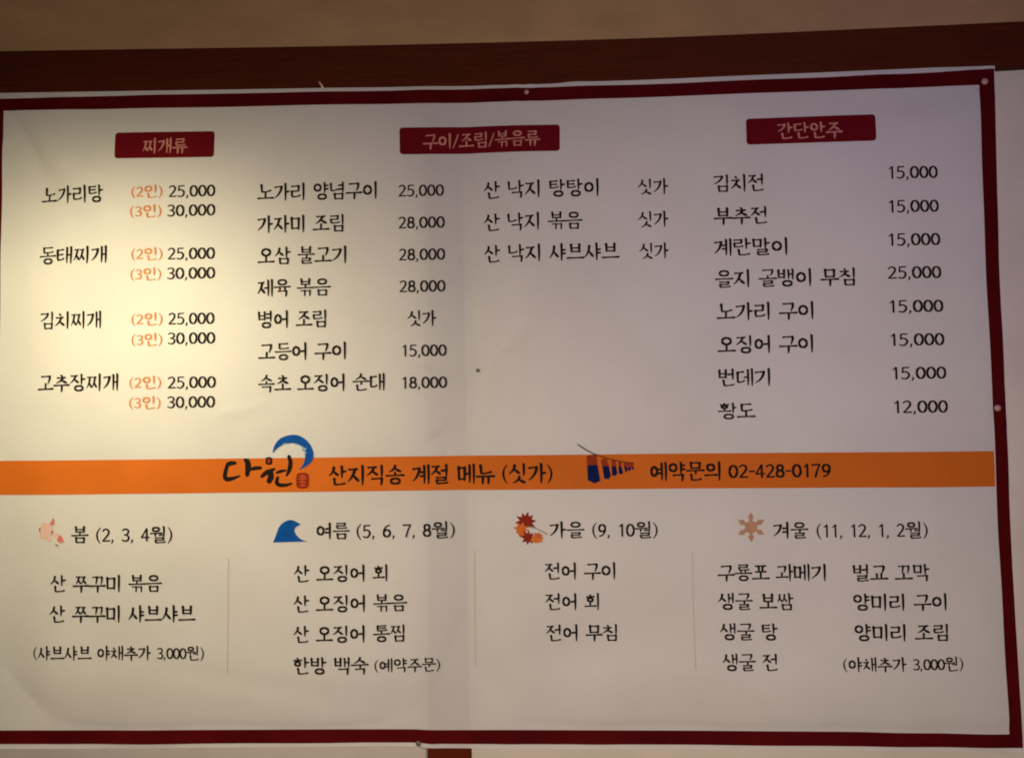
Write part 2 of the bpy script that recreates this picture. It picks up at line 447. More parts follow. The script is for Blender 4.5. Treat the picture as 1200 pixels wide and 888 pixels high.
def jamo(j, x0, y0, x1, y1, final=False, over=False, th=1.0):
    """strokes of one consonant fitted to the box x0..x1, y0..y1 (y down)"""
    S = []
    t, h = T * th, H_ * th
    def P(*q):
        return [(x0 + (x1 - x0) * a, y0 + (y1 - y0) * b) for a, b in q]
    def hor(*q):
        S.append(ribbon(P(*q), [h * 1.15, h * 0.85, h * 0.9, h * 1.25]))
    def ver(*q):
        S.append(ribbon(P(*q), [t * 1.25, t, t * 0.95, t * 0.8]))
    def tail(*q):
        S.append(ribbon(P(*q), [t * 1.15, t * 1.05, t * 0.8, t * 0.35]))
    def press(*q):
        S.append(ribbon(P(*q), [t * 0.55, t * 0.9, t * 1.2, t * 0.8]))
    double = {"ㄲ": "ㄱ", "ㄸ": "ㄷ", "ㅃ": "ㅂ", "ㅆ": "ㅅ", "ㅉ": "ㅈ"}
    if j in double:
        w = (x1 - x0)
        return jamo(double[j], x0, y0, x0 + w * 0.47, y1, final, over, th * 0.86) + jamo(double[j], x0 + w * 0.53, y0, x1, y1, final, over, th * 0.86)
    if j == "ㄱ":
        hor((0.04, 0.10), (0.5, 0.06), (0.92, 0.04))
        if final:
            ver((0.90, 0.02), (0.90, 0.55), (0.86, 1.05))
        elif over:
            tail((0.92, 0.02), (0.93, 0.35), (0.84, 0.75), (0.74, 1.08))
        else:
            tail((0.92, 0.02), (0.80, 0.38), (0.50, 0.75), (0.02, 1.05))
    elif j == "ㄴ":
        ver((0.08, -0.02), (0.12, 0.5), (0.12, 0.90))
        hor((0.12, 0.93), (0.5, 0.95), (0.82, 0.86), (1.02, 0.76))
    elif j in "ㄷㅌ":
        hor((0.08, 0.06), (0.5, 0.05), (0.94, 0.02))
        ver((0.12, 0.06), (0.12, 0.5), (0.12, 0.92))
        hor((0.12, 0.95), (0.5, 0.95), (0.85, 0.90), (1.02, 0.82))
        if j == "ㅌ":
            hor((0.12, 0.49), (0.5, 0.48), (0.88, 0.46))
    elif j == "ㄹ":
        hor((0.06, 0.04), (0.5, 0.03), (0.88, 0.0))
        ver((0.88, 0.0), (0.87, 0.25), (0.86, 0.46))
        hor((0.10, 0.48), (0.5, 0.48), (0.86, 0.46))
        ver((0.10, 0.48), (0.10, 0.72), (0.11, 0.93))
        hor((0.11, 0.97), (0.5, 0.98), (0.85, 0.93), (1.03, 0.86))
    elif j == "ㅁ":
        ver((0.10, -0.03), (0.12, 0.5), (0.14, 1.0))
        hor((0.10, 0.06), (0.5, 0.05), (0.90, 0.03))
        ver((0.90, 0.02), (0.90, 0.5), (0.88, 1.04))
        hor((0.14, 0.94), (0.5, 0.94), (0.88, 0.92))
    elif j == "ㅂ":
        ver((0.10, -0.04), (0.12, 0.5), (0.13, 1.0))
        ver((0.88, -0.06), (0.89, 0.5), (0.88, 1.04))
        hor((0.12, 0.46), (0.5, 0.46), (0.88, 0.44))
        hor((0.13, 0.94), (0.5, 0.94), (0.88, 0.93))
    elif j == "ㅍ":
        hor((0.02, 0.06), (0.5, 0.05), (0.98, 0.02))
        ver((0.30, 0.06), (0.33, 0.5), (0.35, 0.94))
        ver((0.70, 0.06), (0.68, 0.5), (0.65, 0.94))
        hor((0.0, 0.97), (0.5, 0.96), (1.0, 0.93))
    elif j == "ㅅ":
        tail((0.52, -0.03), (0.47, 0.32), (0.28, 0.70), (-0.04, 1.02))
        press((0.44, 0.42), (0.62, 0.62), (0.80, 0.80), (1.0, 0.96))
    elif j in "ㅈㅊ":
        a = 0.0
        if j == "ㅊ":
            a = 0.24
            S.append(ribbon(P((0.42, -0.06), (0.52, 0.02), (0.60, 0.10)), [t * 0.7, t, t * 0.7]))
        hor((0.06, a + 0.06), (0.5, a + 0.05), (0.88, a + 0.02))
        tail((0.66, a + 0.04), (0.52, a + (1 - a) * 0.40), (0.30, a + (1 - a) * 0.72), (-0.04, 1.02))
        press((0.46, a + (1 - a) * 0.48), (0.64, a + (1 - a) * 0.66), (0.82, a + (1 - a) * 0.82), (1.02, 0.97))
    elif j == "ㅇ":
        S.append(ring((x0 + x1) / 2, (y0 + y1) / 2, (x1 - x0) * 0.40, (y1 - y0) * 0.44, t * 0.84, h * 1.05))
        if not final:
            S.append(ribbon(P((0.44, -0.05), (0.50, 0.02), (0.56, 0.06)), [t * 0.5, t * 0.8, t * 0.5]))
    elif j == "ㅎ":
        S.append(ribbon(P((0.40, -0.08), (0.50, 0.0), (0.58, 0.08)), [t * 0.7, t, t * 0.7]))
        hor((0.04, 0.24), (0.5, 0.23), (0.98, 0.19))
        S.append(ring((x0 + x1) / 2, y0 + (y1 - y0) * 0.70, (x1 - x0) * 0.32, (y1 - y0) * 0.27, t * 0.9, h))
    return S

def stem(x, y0, y1, th=1.0):
    t = T * th
    return [ribbon([(x - 0.045, y0 - 0.005), (x - 0.015, y0 + 0.03), (x + 0.005, y0 + 0.07)], [t * 0.5, t * 1.0, t * 1.05]),
            ribbon([(x, y0 + 0.02), (x + 0.008, (y0 + y1) / 2), (x, y1)], [t * 1.05, t, t * 0.95, t * 0.55])]

def level(xa, xb, y, th=1.0):
    h = H_ * th
    return [ribbon([(xa, y + 0.012), ((xa + xb) / 2, y), (xb, y - 0.012)], [h * 1.2, h * 0.9, h * 0.9, h * 1.35])]

def tick(xa, ya, xb, yb, th=1.0):
    return [ribbon([(xa, ya), (xb, yb)], [T * th * 0.95, T * th * 0.8])]

INI = "ㄱㄲㄴㄷㄸㄹㅁㅂㅃㅅㅆㅇㅈㅉㅊㅋㅌㅍㅎ"
VOW = "ㅏㅐㅑㅒㅓㅔㅕㅖㅗㅘㅙㅚㅛㅜㅝㅞㅟㅠㅡㅢㅣ"
FIN = ["", "ㄱ", "ㄲ", "ㄳ", "ㄴ", "ㄵ", "ㄶ", "ㄷ", "ㄹ", "ㄺ", "ㄻ", "ㄼ", "ㄽ", "ㄾ", "ㄿ", "ㅀ", "ㅁ", "ㅂ", "ㅄ", "ㅅ", "ㅆ", "ㅇ", "ㅈ", "ㅊ", "ㅋ", "ㅌ", "ㅍ", "ㅎ"]

def syllable(ch):
    s = ord(ch) - 0xAC00
    i, v, f = INI[s // 588], VOW[(s % 588) // 28], FIN[s % 28]
    S = []
    th = 0.92 if f else 1.0
    if v in "ㅏㅑㅓㅕㅣㅐㅔㅖ":
        two = v in "ㅐㅔㅖ"
        ye = 0.60 if f else 0.98
        a, b = (0.08, 0.50) if f else (0.16, 0.80)
        bx = 0.52 if not two else 0.44
        if v in "ㅓㅕ":
            bx = 0.50
        if v == "ㅣ":
            bx = 0.58
        if i == "ㅇ" and not f:
            a, b = 0.22, 0.74
        if i in "ㄲㄸㅃㅆㅉ":
            bx += 0.04
            th *= 0.95
        S += jamo(i, 0.05, a, bx, b, th=th)
        m = (a + b) / 2 if i != "ㅇ" else (a + b) / 2 - 0.01
        if v in "ㅏㅑ":
            S += stem(0.71, 0.0, ye, th)
            if v == "ㅏ":
                S += tick(0.72, m + 0.02, 0.93, m - 0.01, th)
            else:
                S += tick(0.72, m - 0.09, 0.92, m - 0.12, th) + tick(0.72, m + 0.11, 0.93, m + 0.08, th)
        elif v in "ㅓㅕ":
            S += stem(0.82, 0.0, ye, th)
            if v == "ㅓ":
                S += tick(0.56, m + 0.03, 0.82, m, th)
            else:
                S += tick(0.57, m - 0.10, 0.82, m - 0.12, th) + tick(0.56, m + 0.12, 0.82, m + 0.10, th)
        elif v == "ㅣ":
            S += stem(0.80, 0.0, ye, th)
        elif v == "ㅐ":
            S += stem(0.63, 0.04, ye - 0.04, th * 0.92) + stem(0.86, 0.0, ye, th * 0.92) + tick(0.63, m + 0.01, 0.86, m, th * 0.85)
        else:
            S += stem(0.66, 0.04, ye - 0.04, th * 0.92) + stem(0.88, 0.0, ye, th * 0.92)
            if v == "ㅔ":
                S += tick(0.46, m + 0.02, 0.66, m, th * 0.85)
            else:
                S += tick(0.46, m - 0.09, 0.66, m - 0.11, th * 0.85) + tick(0.46, m + 0.11, 0.66, m + 0.09, th * 0.85)
        if f:
            S += jamo(f, 0.26, 0.66, 0.86, 0.97, final=True, th=th)
    elif v in "ㅗㅛㅜㅠㅡ":
        if not f:
            a, b = 0.08, 0.50
        else:
            a, b = 0.03, 0.34
            th *= 0.95
        if i in "ㅍ" and not f:
            b = 0.46
        S += jamo(i, 0.20, a, 0.80, b, over=True, th=th)
        if v == "ㅗ":
            y = 0.84 if not f else 0.53
            S += tick(0.50, b + 0.03 if i not in "ㅍㅁㅂㄹㄴㄷㅌ" else b, 0.50, y, th) + level(0.03, 0.97, y, th)
        elif v == "ㅛ":
            y = 0.84 if not f else 0.53
            S += tick(0.36, b + 0.04, 0.38, y, th) + tick(0.62, b + 0.04, 0.62, y, th) + level(0.03, 0.97, y, th)
        elif v == "ㅡ":
            y = 0.84 if not f else 0.50
            S += level(0.03, 0.97, y, th)
        else:
            y, e = (0.63, 1.0) if not f else (0.45, 0.64)
            S += level(0.03, 0.97, y, th)
            xs = (0.52,) if v == "ㅜ" else (0.36, 0.66)
            for x in xs:
                S.append(ribbon([(x, y), (x + 0.005, (y + e) / 2), (x - 0.01, e)], [T * th, T * th, T * th * 0.7]))
        if f:
            S += jamo(f, 0.22, 0.67, 0.80, 0.97, final=True, th=th)
    else:                       # compound vowels
        th *= 0.94
        a, b = (0.12, 0.48) if not f else (0.06, 0.32)
        S += jamo(i, 0.10, a, 0.58, b, over=True, th=th)
        if v in "ㅘㅚ":
            y = 0.76 if not f else 0.50
            S += tick(0.34, b + 0.03, 0.34, y, th) + level(0.02, 0.68, y, th)
        elif v == "ㅝ":
            y = 0.58 if not f else 0.42
            S += level(0.02, 0.68, y, th) + tick(0.32, y, 0.30, y + (0.26 if not f else 0.16), th)
            S += tick(0.52, y + (0.14 if not f else 0.11), 0.78, y + (0.13 if not f else 0.10), th * 0.8)
        else:
            y = 0.70 if not f else 0.46
            S += level(0.02, 0.68, y, th)
        S += stem(0.80, 0.0, 0.62 if f else 0.98, th)
        if v == "ㅘ":
            S += tick(0.80, 0.44 if not f else 0.30, 0.97, 0.42 if not f else 0.28, th)
        if f:
            S += jamo(f, 0.26, 0.68, 0.86, 0.97, final=True, th=th)
    return S

def digit(c, w=0.50):
    """numerals and signs, cap height from y=0.15 to y=0.87"""
    a, b = 0.15, 0.87
    g = b - a
    t, h = T * 0.80, H_ * 0.90
    def P(*q):
        return [(x * w, a + y * g) for x, y in q]
    W3 = [h, t, t, h]
    if c == "0":
        return [ring(0.5 * w, a + g / 2, 0.40 * w, 0.465 * g, t * 1.05, h)]
    if c == "1":
        return [ribbon(P((0.22, 0.20), (0.42, 0.10), (0.56, 0.0)), [h * 0.7, h, t]), ribbon(P((0.56, 0.0), (0.56, 0.5), (0.56, 1.0)), [t, t, t])]
    if c == "2":
        return [ribbon(P((0.12, 0.16), (0.32, 0.03), (0.58, 0.02), (0.80, 0.16), (0.76, 0.40), (0.48, 0.68), (0.12, 0.97)), [h, h, t, t * 1.1, t, h]), ribbon(P((0.12, 0.965), (0.5, 0.965), (0.92, 0.955)), [h, h, h * 1.1])]
    if c == "3":
        return [ribbon(P((0.14, 0.10), (0.42, 0.01), (0.76, 0.10), (0.78, 0.32), (0.58, 0.45), (0.36, 0.48)), [h, h, t, t, h, h]), ribbon(P((0.36, 0.48), (0.66, 0.52), (0.86, 0.70), (0.72, 0.93), (0.42, 0.99), (0.10, 0.91)), [h, h, t * 1.1, t, h, h])]
    if c == "4":
        return [ribbon(P((0.66, 0.0), (0.36, 0.36), (0.06, 0.70)), [t, h, h]), ribbon(P((0.06, 0.71), (0.5, 0.71), (0.98, 0.70)), [h, h, h]), ribbon(P((0.68, 0.0), (0.68, 0.5), (0.68, 1.0)), [t, t, t])]
    if c == "5":
        return [ribbon(P((0.24, 0.02), (0.55, 0.02), (0.86, 0.01)), [h, h, h]), ribbon(P((0.24, 0.02), (0.22, 0.22), (0.19, 0.44)), [t * 0.9, h, h]), ribbon(P((0.19, 0.45), (0.46, 0.37), (0.78, 0.50), (0.84, 0.72), (0.64, 0.94), (0.36, 0.99), (0.10, 0.92)), [h, h, t, t * 1.1, t, h, h])]
    if c == "6":
        return [ribbon(P((0.80, 0.03), (0.46, 0.12), (0.20, 0.40), (0.13, 0.66)), [h, h, t, t]), ring(0.5 * w, a + g * 0.68, 0.36 * w, 0.28 * g, t, h)]
    if c == "7":
        return [ribbon(P((0.08, 0.04), (0.5, 0.03), (0.90, 0.02)), [t, h, h]), ribbon(P((0.90, 0.02), (0.62, 0.46), (0.40, 1.0)), [h, t * 0.9, t])]
    if c == "8":
        return [ring(0.5 * w, a + g * 0.245, 0.30 * w, 0.22 * g, t, h), ring(0.5 * w, a + g * 0.725, 0.37 * w, 0.245 * g, t, h)]
    if c == "9":
        return [ring(0.5 * w, a + g * 0.32, 0.36 * w, 0.28 * g, t, h), ribbon(P((0.87, 0.34), (0.80, 0.62), (0.54, 0.88), (0.18, 0.98)), [t, t, h, h])]
    if c == ",":
        return [ribbon([(0.10, b - 0.07), (0.085, b + 0.04), (0.03, b + 0.13)], [t, t * 0.8, t * 0.3])]
    if c == ".":
        return [ring(0.07, b - 0.03, 0.025, 0.025, 0.05, 0.05, 10)]
    if c == "-":
        return [ribbon([(0.03, 0.52), (0.17, 0.515), (0.31, 0.51)], [h, h, h])]
    if c == "/":
        return [ribbon([(0.36, 0.10), (0.2, 0.52), (0.03, 0.94)], [h, h, h])]
    if c == "(":
        return [ribbon([(0.26, 0.06), (0.10, 0.30), (0.07, 0.55), (0.13, 0.80), (0.26, 1.0)], [h * 0.5, t * 0.8, t, t * 0.8, h * 0.5])]
    if c == ")":
        return [ribbon([(0.05, 0.06), (0.20, 0.30), (0.24, 0.55), (0.18, 0.80), (0.05, 1.0)], [h * 0.5, t * 0.8, t, t * 0.8, h * 0.5])]
    return []

ADV = {" ": 0.38, ",": 0.24, ".": 0.24, "-": 0.36, "/": 0.42, "(": 0.34, ")": 0.32}
def run_strokes(text, tight=False):
    x, out = 0.0, []
    for k, ch in enumerate(text):
        nxt = text[k + 1] if k + 1 < len(text) else ""
        if "가" <= ch <= "힣":
            g, adv = syllable(ch), 1.0
        else:
            g, adv = digit(ch), ADV.get(ch, 0.53)
            if ch == "1" and not tight:
                adv = 0.50
            if tight and ch.isdigit():
                adv = 0.48
            if ch == "," and nxt == " ":
                adv = 0.22
        for s in g:
            out.append([((x + a[0], a[1]), (x + b[0], b[1])) for a, b in s])
        x += adv
    return out

def strokes_mesh(strokes, fx, fz, lift=INK * 2, smooth=True):
    v, f = [], []
    for k, s in enumerate(strokes):
        base = len(v)
        for a, b in s:
            m = ((a[0] + b[0]) / 2, (a[1] + b[1]) / 2)
            for q in (a, m, b):
                v.append(on_sheet(fx(q[0], q[1]), fz(q[0], q[1]), lift + (k % 40) * 4e-6))
        for i in range(len(s) - 1):
            q = base + i * 3
            f += [(q, q + 1, q + 4, q + 3), (q + 1, q + 2, q + 5, q + 4)]
    return mesh_of(v, f)

def set_weight(k):
    global T, H_
    T, H_ = 0.136 * k, 0.096 * k

def write(name, text, x0, zc, w, h, m, parent, lift=INK * 2):
    only_numbers = not any("가" <= c <= "힣" for c in text)
    st = run_strokes(text, tight="3,000원" in text)
    xs = [p[0] for s in st for q in s for p in q]
    xa, xb = min(xs), max(xs)
    em = h / 0.815 if only_numbers else h / 1.09
    mid = 0.51 if only_numbers else 0.47
    if not only_numbers and any(c.isdigit() for c in text):
        em = h * 0.94
    fx = lambda x, y: x0 + (x - xa) / (xb - xa) * w
    fz = lambda x, y: zc - (y - mid) * em
    return link(name, strokes_mesh(st, fx, fz, lift), m, parent)

def rounded_plate(name, corners, m, r=0.006):
    """a printed plate with rounded corners; corners run TL, TR, BR, BL"""
    (ax, az), (bx, bz), (cx, cz), (dx, dz) = corners
    n, k = 60, 12
    w = bx - ax
    hgt = az - dz
    v, f = [], []
    for i in range(n + 1):
        s = i / n
        s = 0.5 - 0.5 * math.cos(math.pi * s)
        xt, zt = ax + (bx - ax) * s, az + (bz - az) * s
        xb, zb = dx + (cx - dx) * s, dz + (cz - dz) * s
        e = min(s, 1 - s) * w
        cut = r - math.sqrt(max(0.0, r * r - (r - e) ** 2)) if e < r else 0.0
        for j in range(k + 1):
            t = cut / hgt + (1 - 2 * cut / hgt) * j / k
            v.append(on_sheet(xt + (xb - xt) * t, zt + (zb - zt) * t, INK))
    for i in range(n):
        for j in range(k):
            q = i * (k + 1) + j
            f.append((q, q + 1, q + k + 2, q + k + 1))
    return link(name, mesh_of(v, f, True), m, banner)

PLATES = [
    [(-0.6806, 2.5442), (-0.4934, 2.5423), (-0.4932, 2.4927), (-0.6797, 2.4943)],
    [(-0.1508, 2.541), (0.1434, 2.5369), (0.1426, 2.4873), (-0.1498, 2.4902)],
    [(0.4781, 2.5378), (0.7082, 2.5408), (0.7068, 2.4911), (0.4773, 2.4894)],
]
plates = [rounded_plate("category_plate", c, M["plate"]) for c in PLATES]

# kind of print, words, left end, middle height, width, letter height (all in metres on the sheet)
PRINT = [
    ('heading', '찌개류', -0.6264, 2.5168, 0.0836, 0.0321),
    ('heading', '구이/조림/볶음류', -0.1077, 2.514, 0.2151, 0.0316),
    ('heading', '간단안주', 0.5332, 2.5137, 0.1148, 0.0327),
    ('dish_name', '노가리탕', -0.8185, 2.4299, 0.1188, 0.0352),
    ('serving_size', '(2인)', -0.6466, 2.4313, 0.0578, 0.0255),
    ('price', '25,000', -0.5768, 2.4301, 0.0863, 0.0231),
    ('serving_size', '(3인)', -0.6487, 2.3947, 0.0585, 0.0255),
    ('price', '30,000', -0.5797, 2.3943, 0.0894, 0.023),
    ('dish_name', '동태찌개', -0.8201, 2.3166, 0.1289, 0.035),
    ('serving_size', '(2인)', -0.6452, 2.3153, 0.0576, 0.0253),
    ('price', '25,000', -0.5776, 2.3143, 0.0868, 0.0229),
    ('serving_size', '(3인)', -0.646, 2.2781, 0.0564, 0.0253),
    ('price', '30,000', -0.5789, 2.278, 0.0886, 0.0229),
    ('dish_name', '김치찌개', -0.8167, 2.1964, 0.1156, 0.0347),
    ('serving_size', '(2인)', -0.6441, 2.1953, 0.0578, 0.0251),
    ('price', '25,000', -0.5752, 2.1946, 0.0841, 0.0227),
    ('serving_size', '(3인)', -0.6438, 2.1577, 0.0573, 0.0251),
    ('price', '30,000', -0.5765, 2.1586, 0.0871, 0.0227),
    ('dish_name', '고추장찌개', -0.8198, 2.0814, 0.1518, 0.0344),
    ('serving_size', '(2인)', -0.6474, 2.0795, 0.0587, 0.025),
    ('price', '25,000', -0.576, 2.0782, 0.0885, 0.0226),
    ('serving_size', '(3인)', -0.6475, 2.0429, 0.058, 0.0249),
    ('price', '30,000', -0.5773, 2.0425, 0.0884, 0.0225),
    ('dish_name', '노가리 양념구이', -0.4125, 2.4253, 0.2202, 0.0348),
    ('price', '25,000', -0.1523, 2.4225, 0.0828, 0.0228),
    ('dish_name', '가자미 조림', -0.4118, 2.3659, 0.1588, 0.0347),
    ('price', '28,000', -0.1527, 2.3636, 0.0842, 0.0227),
    ('dish_name', '오삼 불고기', -0.4117, 2.3076, 0.1632, 0.0346),
    ('price', '28,000', -0.1523, 2.3049, 0.0838, 0.0227),
    ('dish_name', '제육 볶음', -0.4118, 2.2488, 0.1348, 0.0345),
    ('price', '28,000', -0.1519, 2.2468, 0.0835, 0.0226),
    ('dish_name', '병어 조림', -0.4114, 2.191, 0.1264, 0.0343),
    ('price', '싯가', -0.1383, 2.1891, 0.0527, 0.031),
    ('dish_name', '고등어 구이', -0.4105, 2.1323, 0.1613, 0.0342),
    ('price', '15,000', -0.148, 2.13, 0.0805, 0.0224),
    ('dish_name', '속초 오징어 순대', -0.4104, 2.0747, 0.2309, 0.034),
    ('price', '18,000', -0.1484, 2.0719, 0.0811, 0.0223),
    ('dish_name', '산 낙지 탕탕이', 0.0033, 2.42, 0.2083, 0.0344),
    ('price', '싯가', 0.2814, 2.4183, 0.0546, 0.0311),
    ('dish_name', '산 낙지 볶음', 0.0026, 2.361, 0.179, 0.0343),
    ('price', '싯가', 0.2809, 2.3592, 0.0542, 0.031),
    ('dish_name', '산 낙지 샤브샤브', 0.0024, 2.3035, 0.2445, 0.0342),
    ('price', '싯가', 0.282, 2.3019, 0.0525, 0.0309),
    ('dish_name', '김치전', 0.4168, 2.4207, 0.0884, 0.0341),
    ('price', '15,000', 0.7265, 2.4327, 0.087, 0.0236),
    ('dish_name', '부추전', 0.4153, 2.3618, 0.0943, 0.034),
    ('price', '15,000', 0.7244, 2.3717, 0.0883, 0.0235),
    ('dish_name', '계란말이', 0.4144, 2.3052, 0.1298, 0.0338),
    ('price', '15,000', 0.7217, 2.312, 0.0913, 0.0234),
    ('dish_name', '을지 골뱅이 무침', 0.4145, 2.2487, 0.247, 0.0344),
    ('price', '25,000', 0.7185, 2.2532, 0.0938, 0.0233),
    ('dish_name', '노가리 구이', 0.4161, 2.19, 0.1704, 0.0343),
    ('price', '15,000', 0.7193, 2.1932, 0.094, 0.0232),
    ('dish_name', '오징어 구이', 0.4161, 2.1311, 0.1679, 0.0342),
    ('price', '15,000', 0.7191, 2.1342, 0.0935, 0.0231),
    ('dish_name', '번데기', 0.4161, 2.0729, 0.0914, 0.0334),
    ('price', '15,000', 0.7204, 2.0753, 0.0934, 0.023),
    ('dish_name', '황도', 0.4142, 2.0136, 0.0663, 0.0317),
    ('price', '12,000', 0.7209, 2.016, 0.0942, 0.0232),
    ('band_lettering', '산지직송 계절 메뉴 (싯가)', -0.2814, 1.9078, 0.4017, 0.038),
    ('band_lettering', '예약문의', 0.293, 1.9084, 0.1234, 0.0361),
    ('phone_number', '02-428-0179', 0.4299, 1.9067, 0.1784, 0.0247),
    ('dish_name', '산 쭈꾸미 볶음', -0.7907, 1.7183, 0.2063, 0.0328),
    ('dish_name', '산 쭈꾸미 샤브샤브', -0.7915, 1.6641, 0.2688, 0.0327),
    ('surcharge_note', '(샤브샤브 야채추가 3,000원)', -0.8216, 1.5943, 0.3148, 0.0272),
    ('dish_name', '산 오징어 회', -0.3447, 1.7338, 0.1679, 0.0325),
    ('dish_name', '산 오징어 볶음', -0.3452, 1.6805, 0.2033, 0.0324),
    ('dish_name', '산 오징어 통찜', -0.3453, 1.6271, 0.1983, 0.0323),
    ('dish_name', '한방 백숙', -0.3456, 1.5718, 0.135, 0.0329),
    ('surcharge_note', '(예약주문)', -0.2007, 1.5708, 0.1162, 0.0261),
    ('dish_name', '전어 구이', 0.1038, 1.7353, 0.1246, 0.0321),
    ('dish_name', '전어 회', 0.104, 1.6816, 0.0948, 0.032),
    ('dish_name', '전어 무침', 0.1047, 1.6266, 0.1253, 0.0319),
    ('dish_name', '구룡포 과메기', 0.4071, 1.7303, 0.1868, 0.0318),
    ('dish_name', '벌교 꼬막', 0.6394, 1.7295, 0.1316, 0.0317),
    ('dish_name', '생굴 보쌈', 0.4077, 1.6802, 0.1294, 0.0318),
    ('dish_name', '양미리 구이', 0.6393, 1.679, 0.1591, 0.0315),
    ('dish_name', '생굴 탕', 0.4094, 1.6281, 0.099, 0.0317),
    ('dish_name', '양미리 조림', 0.64, 1.6267, 0.1592, 0.0314),
    ('dish_name', '생굴 전', 0.4117, 1.5761, 0.0944, 0.0316),
    ('surcharge_note', '(야채추가 3,000원)', 0.6182, 1.5723, 0.2057, 0.0262),
    ('season_name', '봄', -0.7523, 1.806, 0.0325, 0.0323),
    ('month_list', '(2, 3, 4월)', -0.7064, 1.8052, 0.1402, 0.0322),
    ('season_name', '여름', -0.3033, 1.8092, 0.06, 0.0319),
    ('month_list', '(5, 6, 7, 8월)', -0.2313, 1.8082, 0.1753, 0.0318),
    ('season_name', '가을', 0.1135, 1.8074, 0.062, 0.0316),
    ('month_list', '(9, 10월)', 0.189, 1.8066, 0.115, 0.0315),
    ('season_name', '겨울', 0.5055, 1.8038, 0.0607, 0.0312),
    ('month_list', '(11, 12, 1, 2월)', 0.5799, 1.8027, 0.1909, 0.0311),
]
INKS = {"heading": "pink_ink", "serving_size": "orange_ink"}
n_head = 0
for kind, text, x0, zc, w, h in PRINT:
    parent, lift = banner, INK * 2
    if kind == "heading":
        parent = plates[n_head]
        n_head += 1
    elif kind in ("band_lettering", "phone_number"):
        parent = band
    set_weight(1.10 if kind == "band_lettering" else 1.10 if kind == "phone_number" else 1.0 if kind == "surcharge_note" else 1.0)
    write(kind, text, x0, zc, w, h, M[INKS.get(kind, "ink")], parent, lift)

# ------------------------------------------------------------------ thin upright rules between the seasons
for (xa, za), (xb, zb) in [((-0.4631, 1.762), (-0.4645, 1.5587)), ((-0.0213, 1.7707), (-0.022, 1.567)), ((0.3641, 1.768), (0.3651, 1.562))]:
    s = [((xa + (xb - xa) * i / 40 - 0.0006, za + (zb - za) * i / 40), (xa + (xb - xa) * i / 40 + 0.0006, za + (zb - za) * i / 40)) for i in range(41)]
    link("divider_line", strokes_mesh([s], lambda x, y: x, lambda x, y: y), M["line"], banner)

# ------------------------------------------------------------------ pictures on the banner; drawn in millimetres round a centre (y down)
PX = 1.54
def art(name, centre, strokes, m, parent, lift=INK * 2, px0=(0, 0)):
    cx, cz = centre
    fx = lambda x, y: cx + (x - px0[0]) * PX / 1000
    fz = lambda x, y: cz - (y - px0[1]) * PX / 1000
    return link(name, strokes_mesh(strokes, fx, fz, lift), m, parent)

def blob(outline, m_rows=10):
    """fill a closed outline as a ribbon fan between its centre and its edge"""
    cx = sum(p[0] for p in outline) / len(outline)
    cy = sum(p[1] for p in outline) / len(outline)
    o = outline + [outline[0]]
    return [((cx, cy), p) for p in o]

def span(left, right, n=4):
    """ribbon between two matching edges"""
    a, b = catmull(left, n), catmull(right, n)
    return list(zip(a, b))

def round_blob(cx, cy, rx, ry, wob=0.0, seed=0, n=20):
    rnd = random.Random(seed)
    return blob([(cx + rx * math.cos(2 * math.pi * i / n) * (1 + wob * (rnd.random() - 0.5)), cy + ry * math.sin(2 * math.pi * i / n) * (1 + wob * (rnd.random() - 0.5))) for i in range(n)])

# pink blossom: petals, two red buds, brown stamens
flower = art("blossom_picture", (-0.7837, 1.813), [
    *[round_blob(56.5 + 5.6 * math.cos(a), 620.5 + 5.6 * math.sin(a), 4.4, 4.4, 0.35, int(a * 10)) for a in (0.35, 1.6, 2.86, 4.12, 5.37)],
    round_blob(56.5, 620.5, 4.0, 4.0, 0.2, 9), round_blob(69.0, 627.5, 2.8, 4.0, 0.6, 6), round_blob(51.0, 627.5, 3.4, 2.6, 0.6, 8), round_blob(59.5, 631.5, 3.6, 2.4, 0.6, 3)],
    M["petal"], banner, px0=(66, 621))
art("bud", (-0.7837, 1.813), [blob([(60, 613.5), (62, 610.5), (63.8, 607), (66, 606.5), (66.3, 610), (65.8, 613.8), (63, 614.4)])], M["bud"], flower, INK * 3, (66, 621))
art("bud", (-0.7837, 1.813), [blob([(70.5, 631), (72, 625.5), (75, 627), (77, 630.5), (78, 634), (74, 635.2), (71, 634.5)])], M["bud"], flower, INK * 3, (66, 621))
art("stamen", (-0.7837, 1.813), [round_blob(63.4, 622.8, 1.6, 1.5, 0.3, 7, 10)], M["brown"], flower, INK * 3, (66, 621))
art("stamen", (-0.7837, 1.813), [ribbon([(48.6, 617.5), (47.6, 620), (48.6, 623)], [1.0, 1.6, 0.8])], M["brown"], flower, INK * 3, (66, 621))
art("stamen", (-0.7837, 1.813), [ribbon([(67.5, 636), (69.2, 638), (71.4, 638.8)], [0.8, 1.5, 0.8])], M["brown"], flower, INK * 3, (66, 621))

# blue curling wave
art("wave_picture", (-0.3515, 1.8088), [span(
    [(321, 634.5), (324.5, 626), (328, 617), (334, 611), (341.5, 608.6), (348, 610.5), (353.5, 613.8)],
    [(362.5, 633.6), (356, 632), (350.5, 628.4), (347, 623.5), (346.2, 620), (348.2, 616.8), (353.7, 614.0)], 6)],
    M["blue"], banner, px0=(341, 621.5))

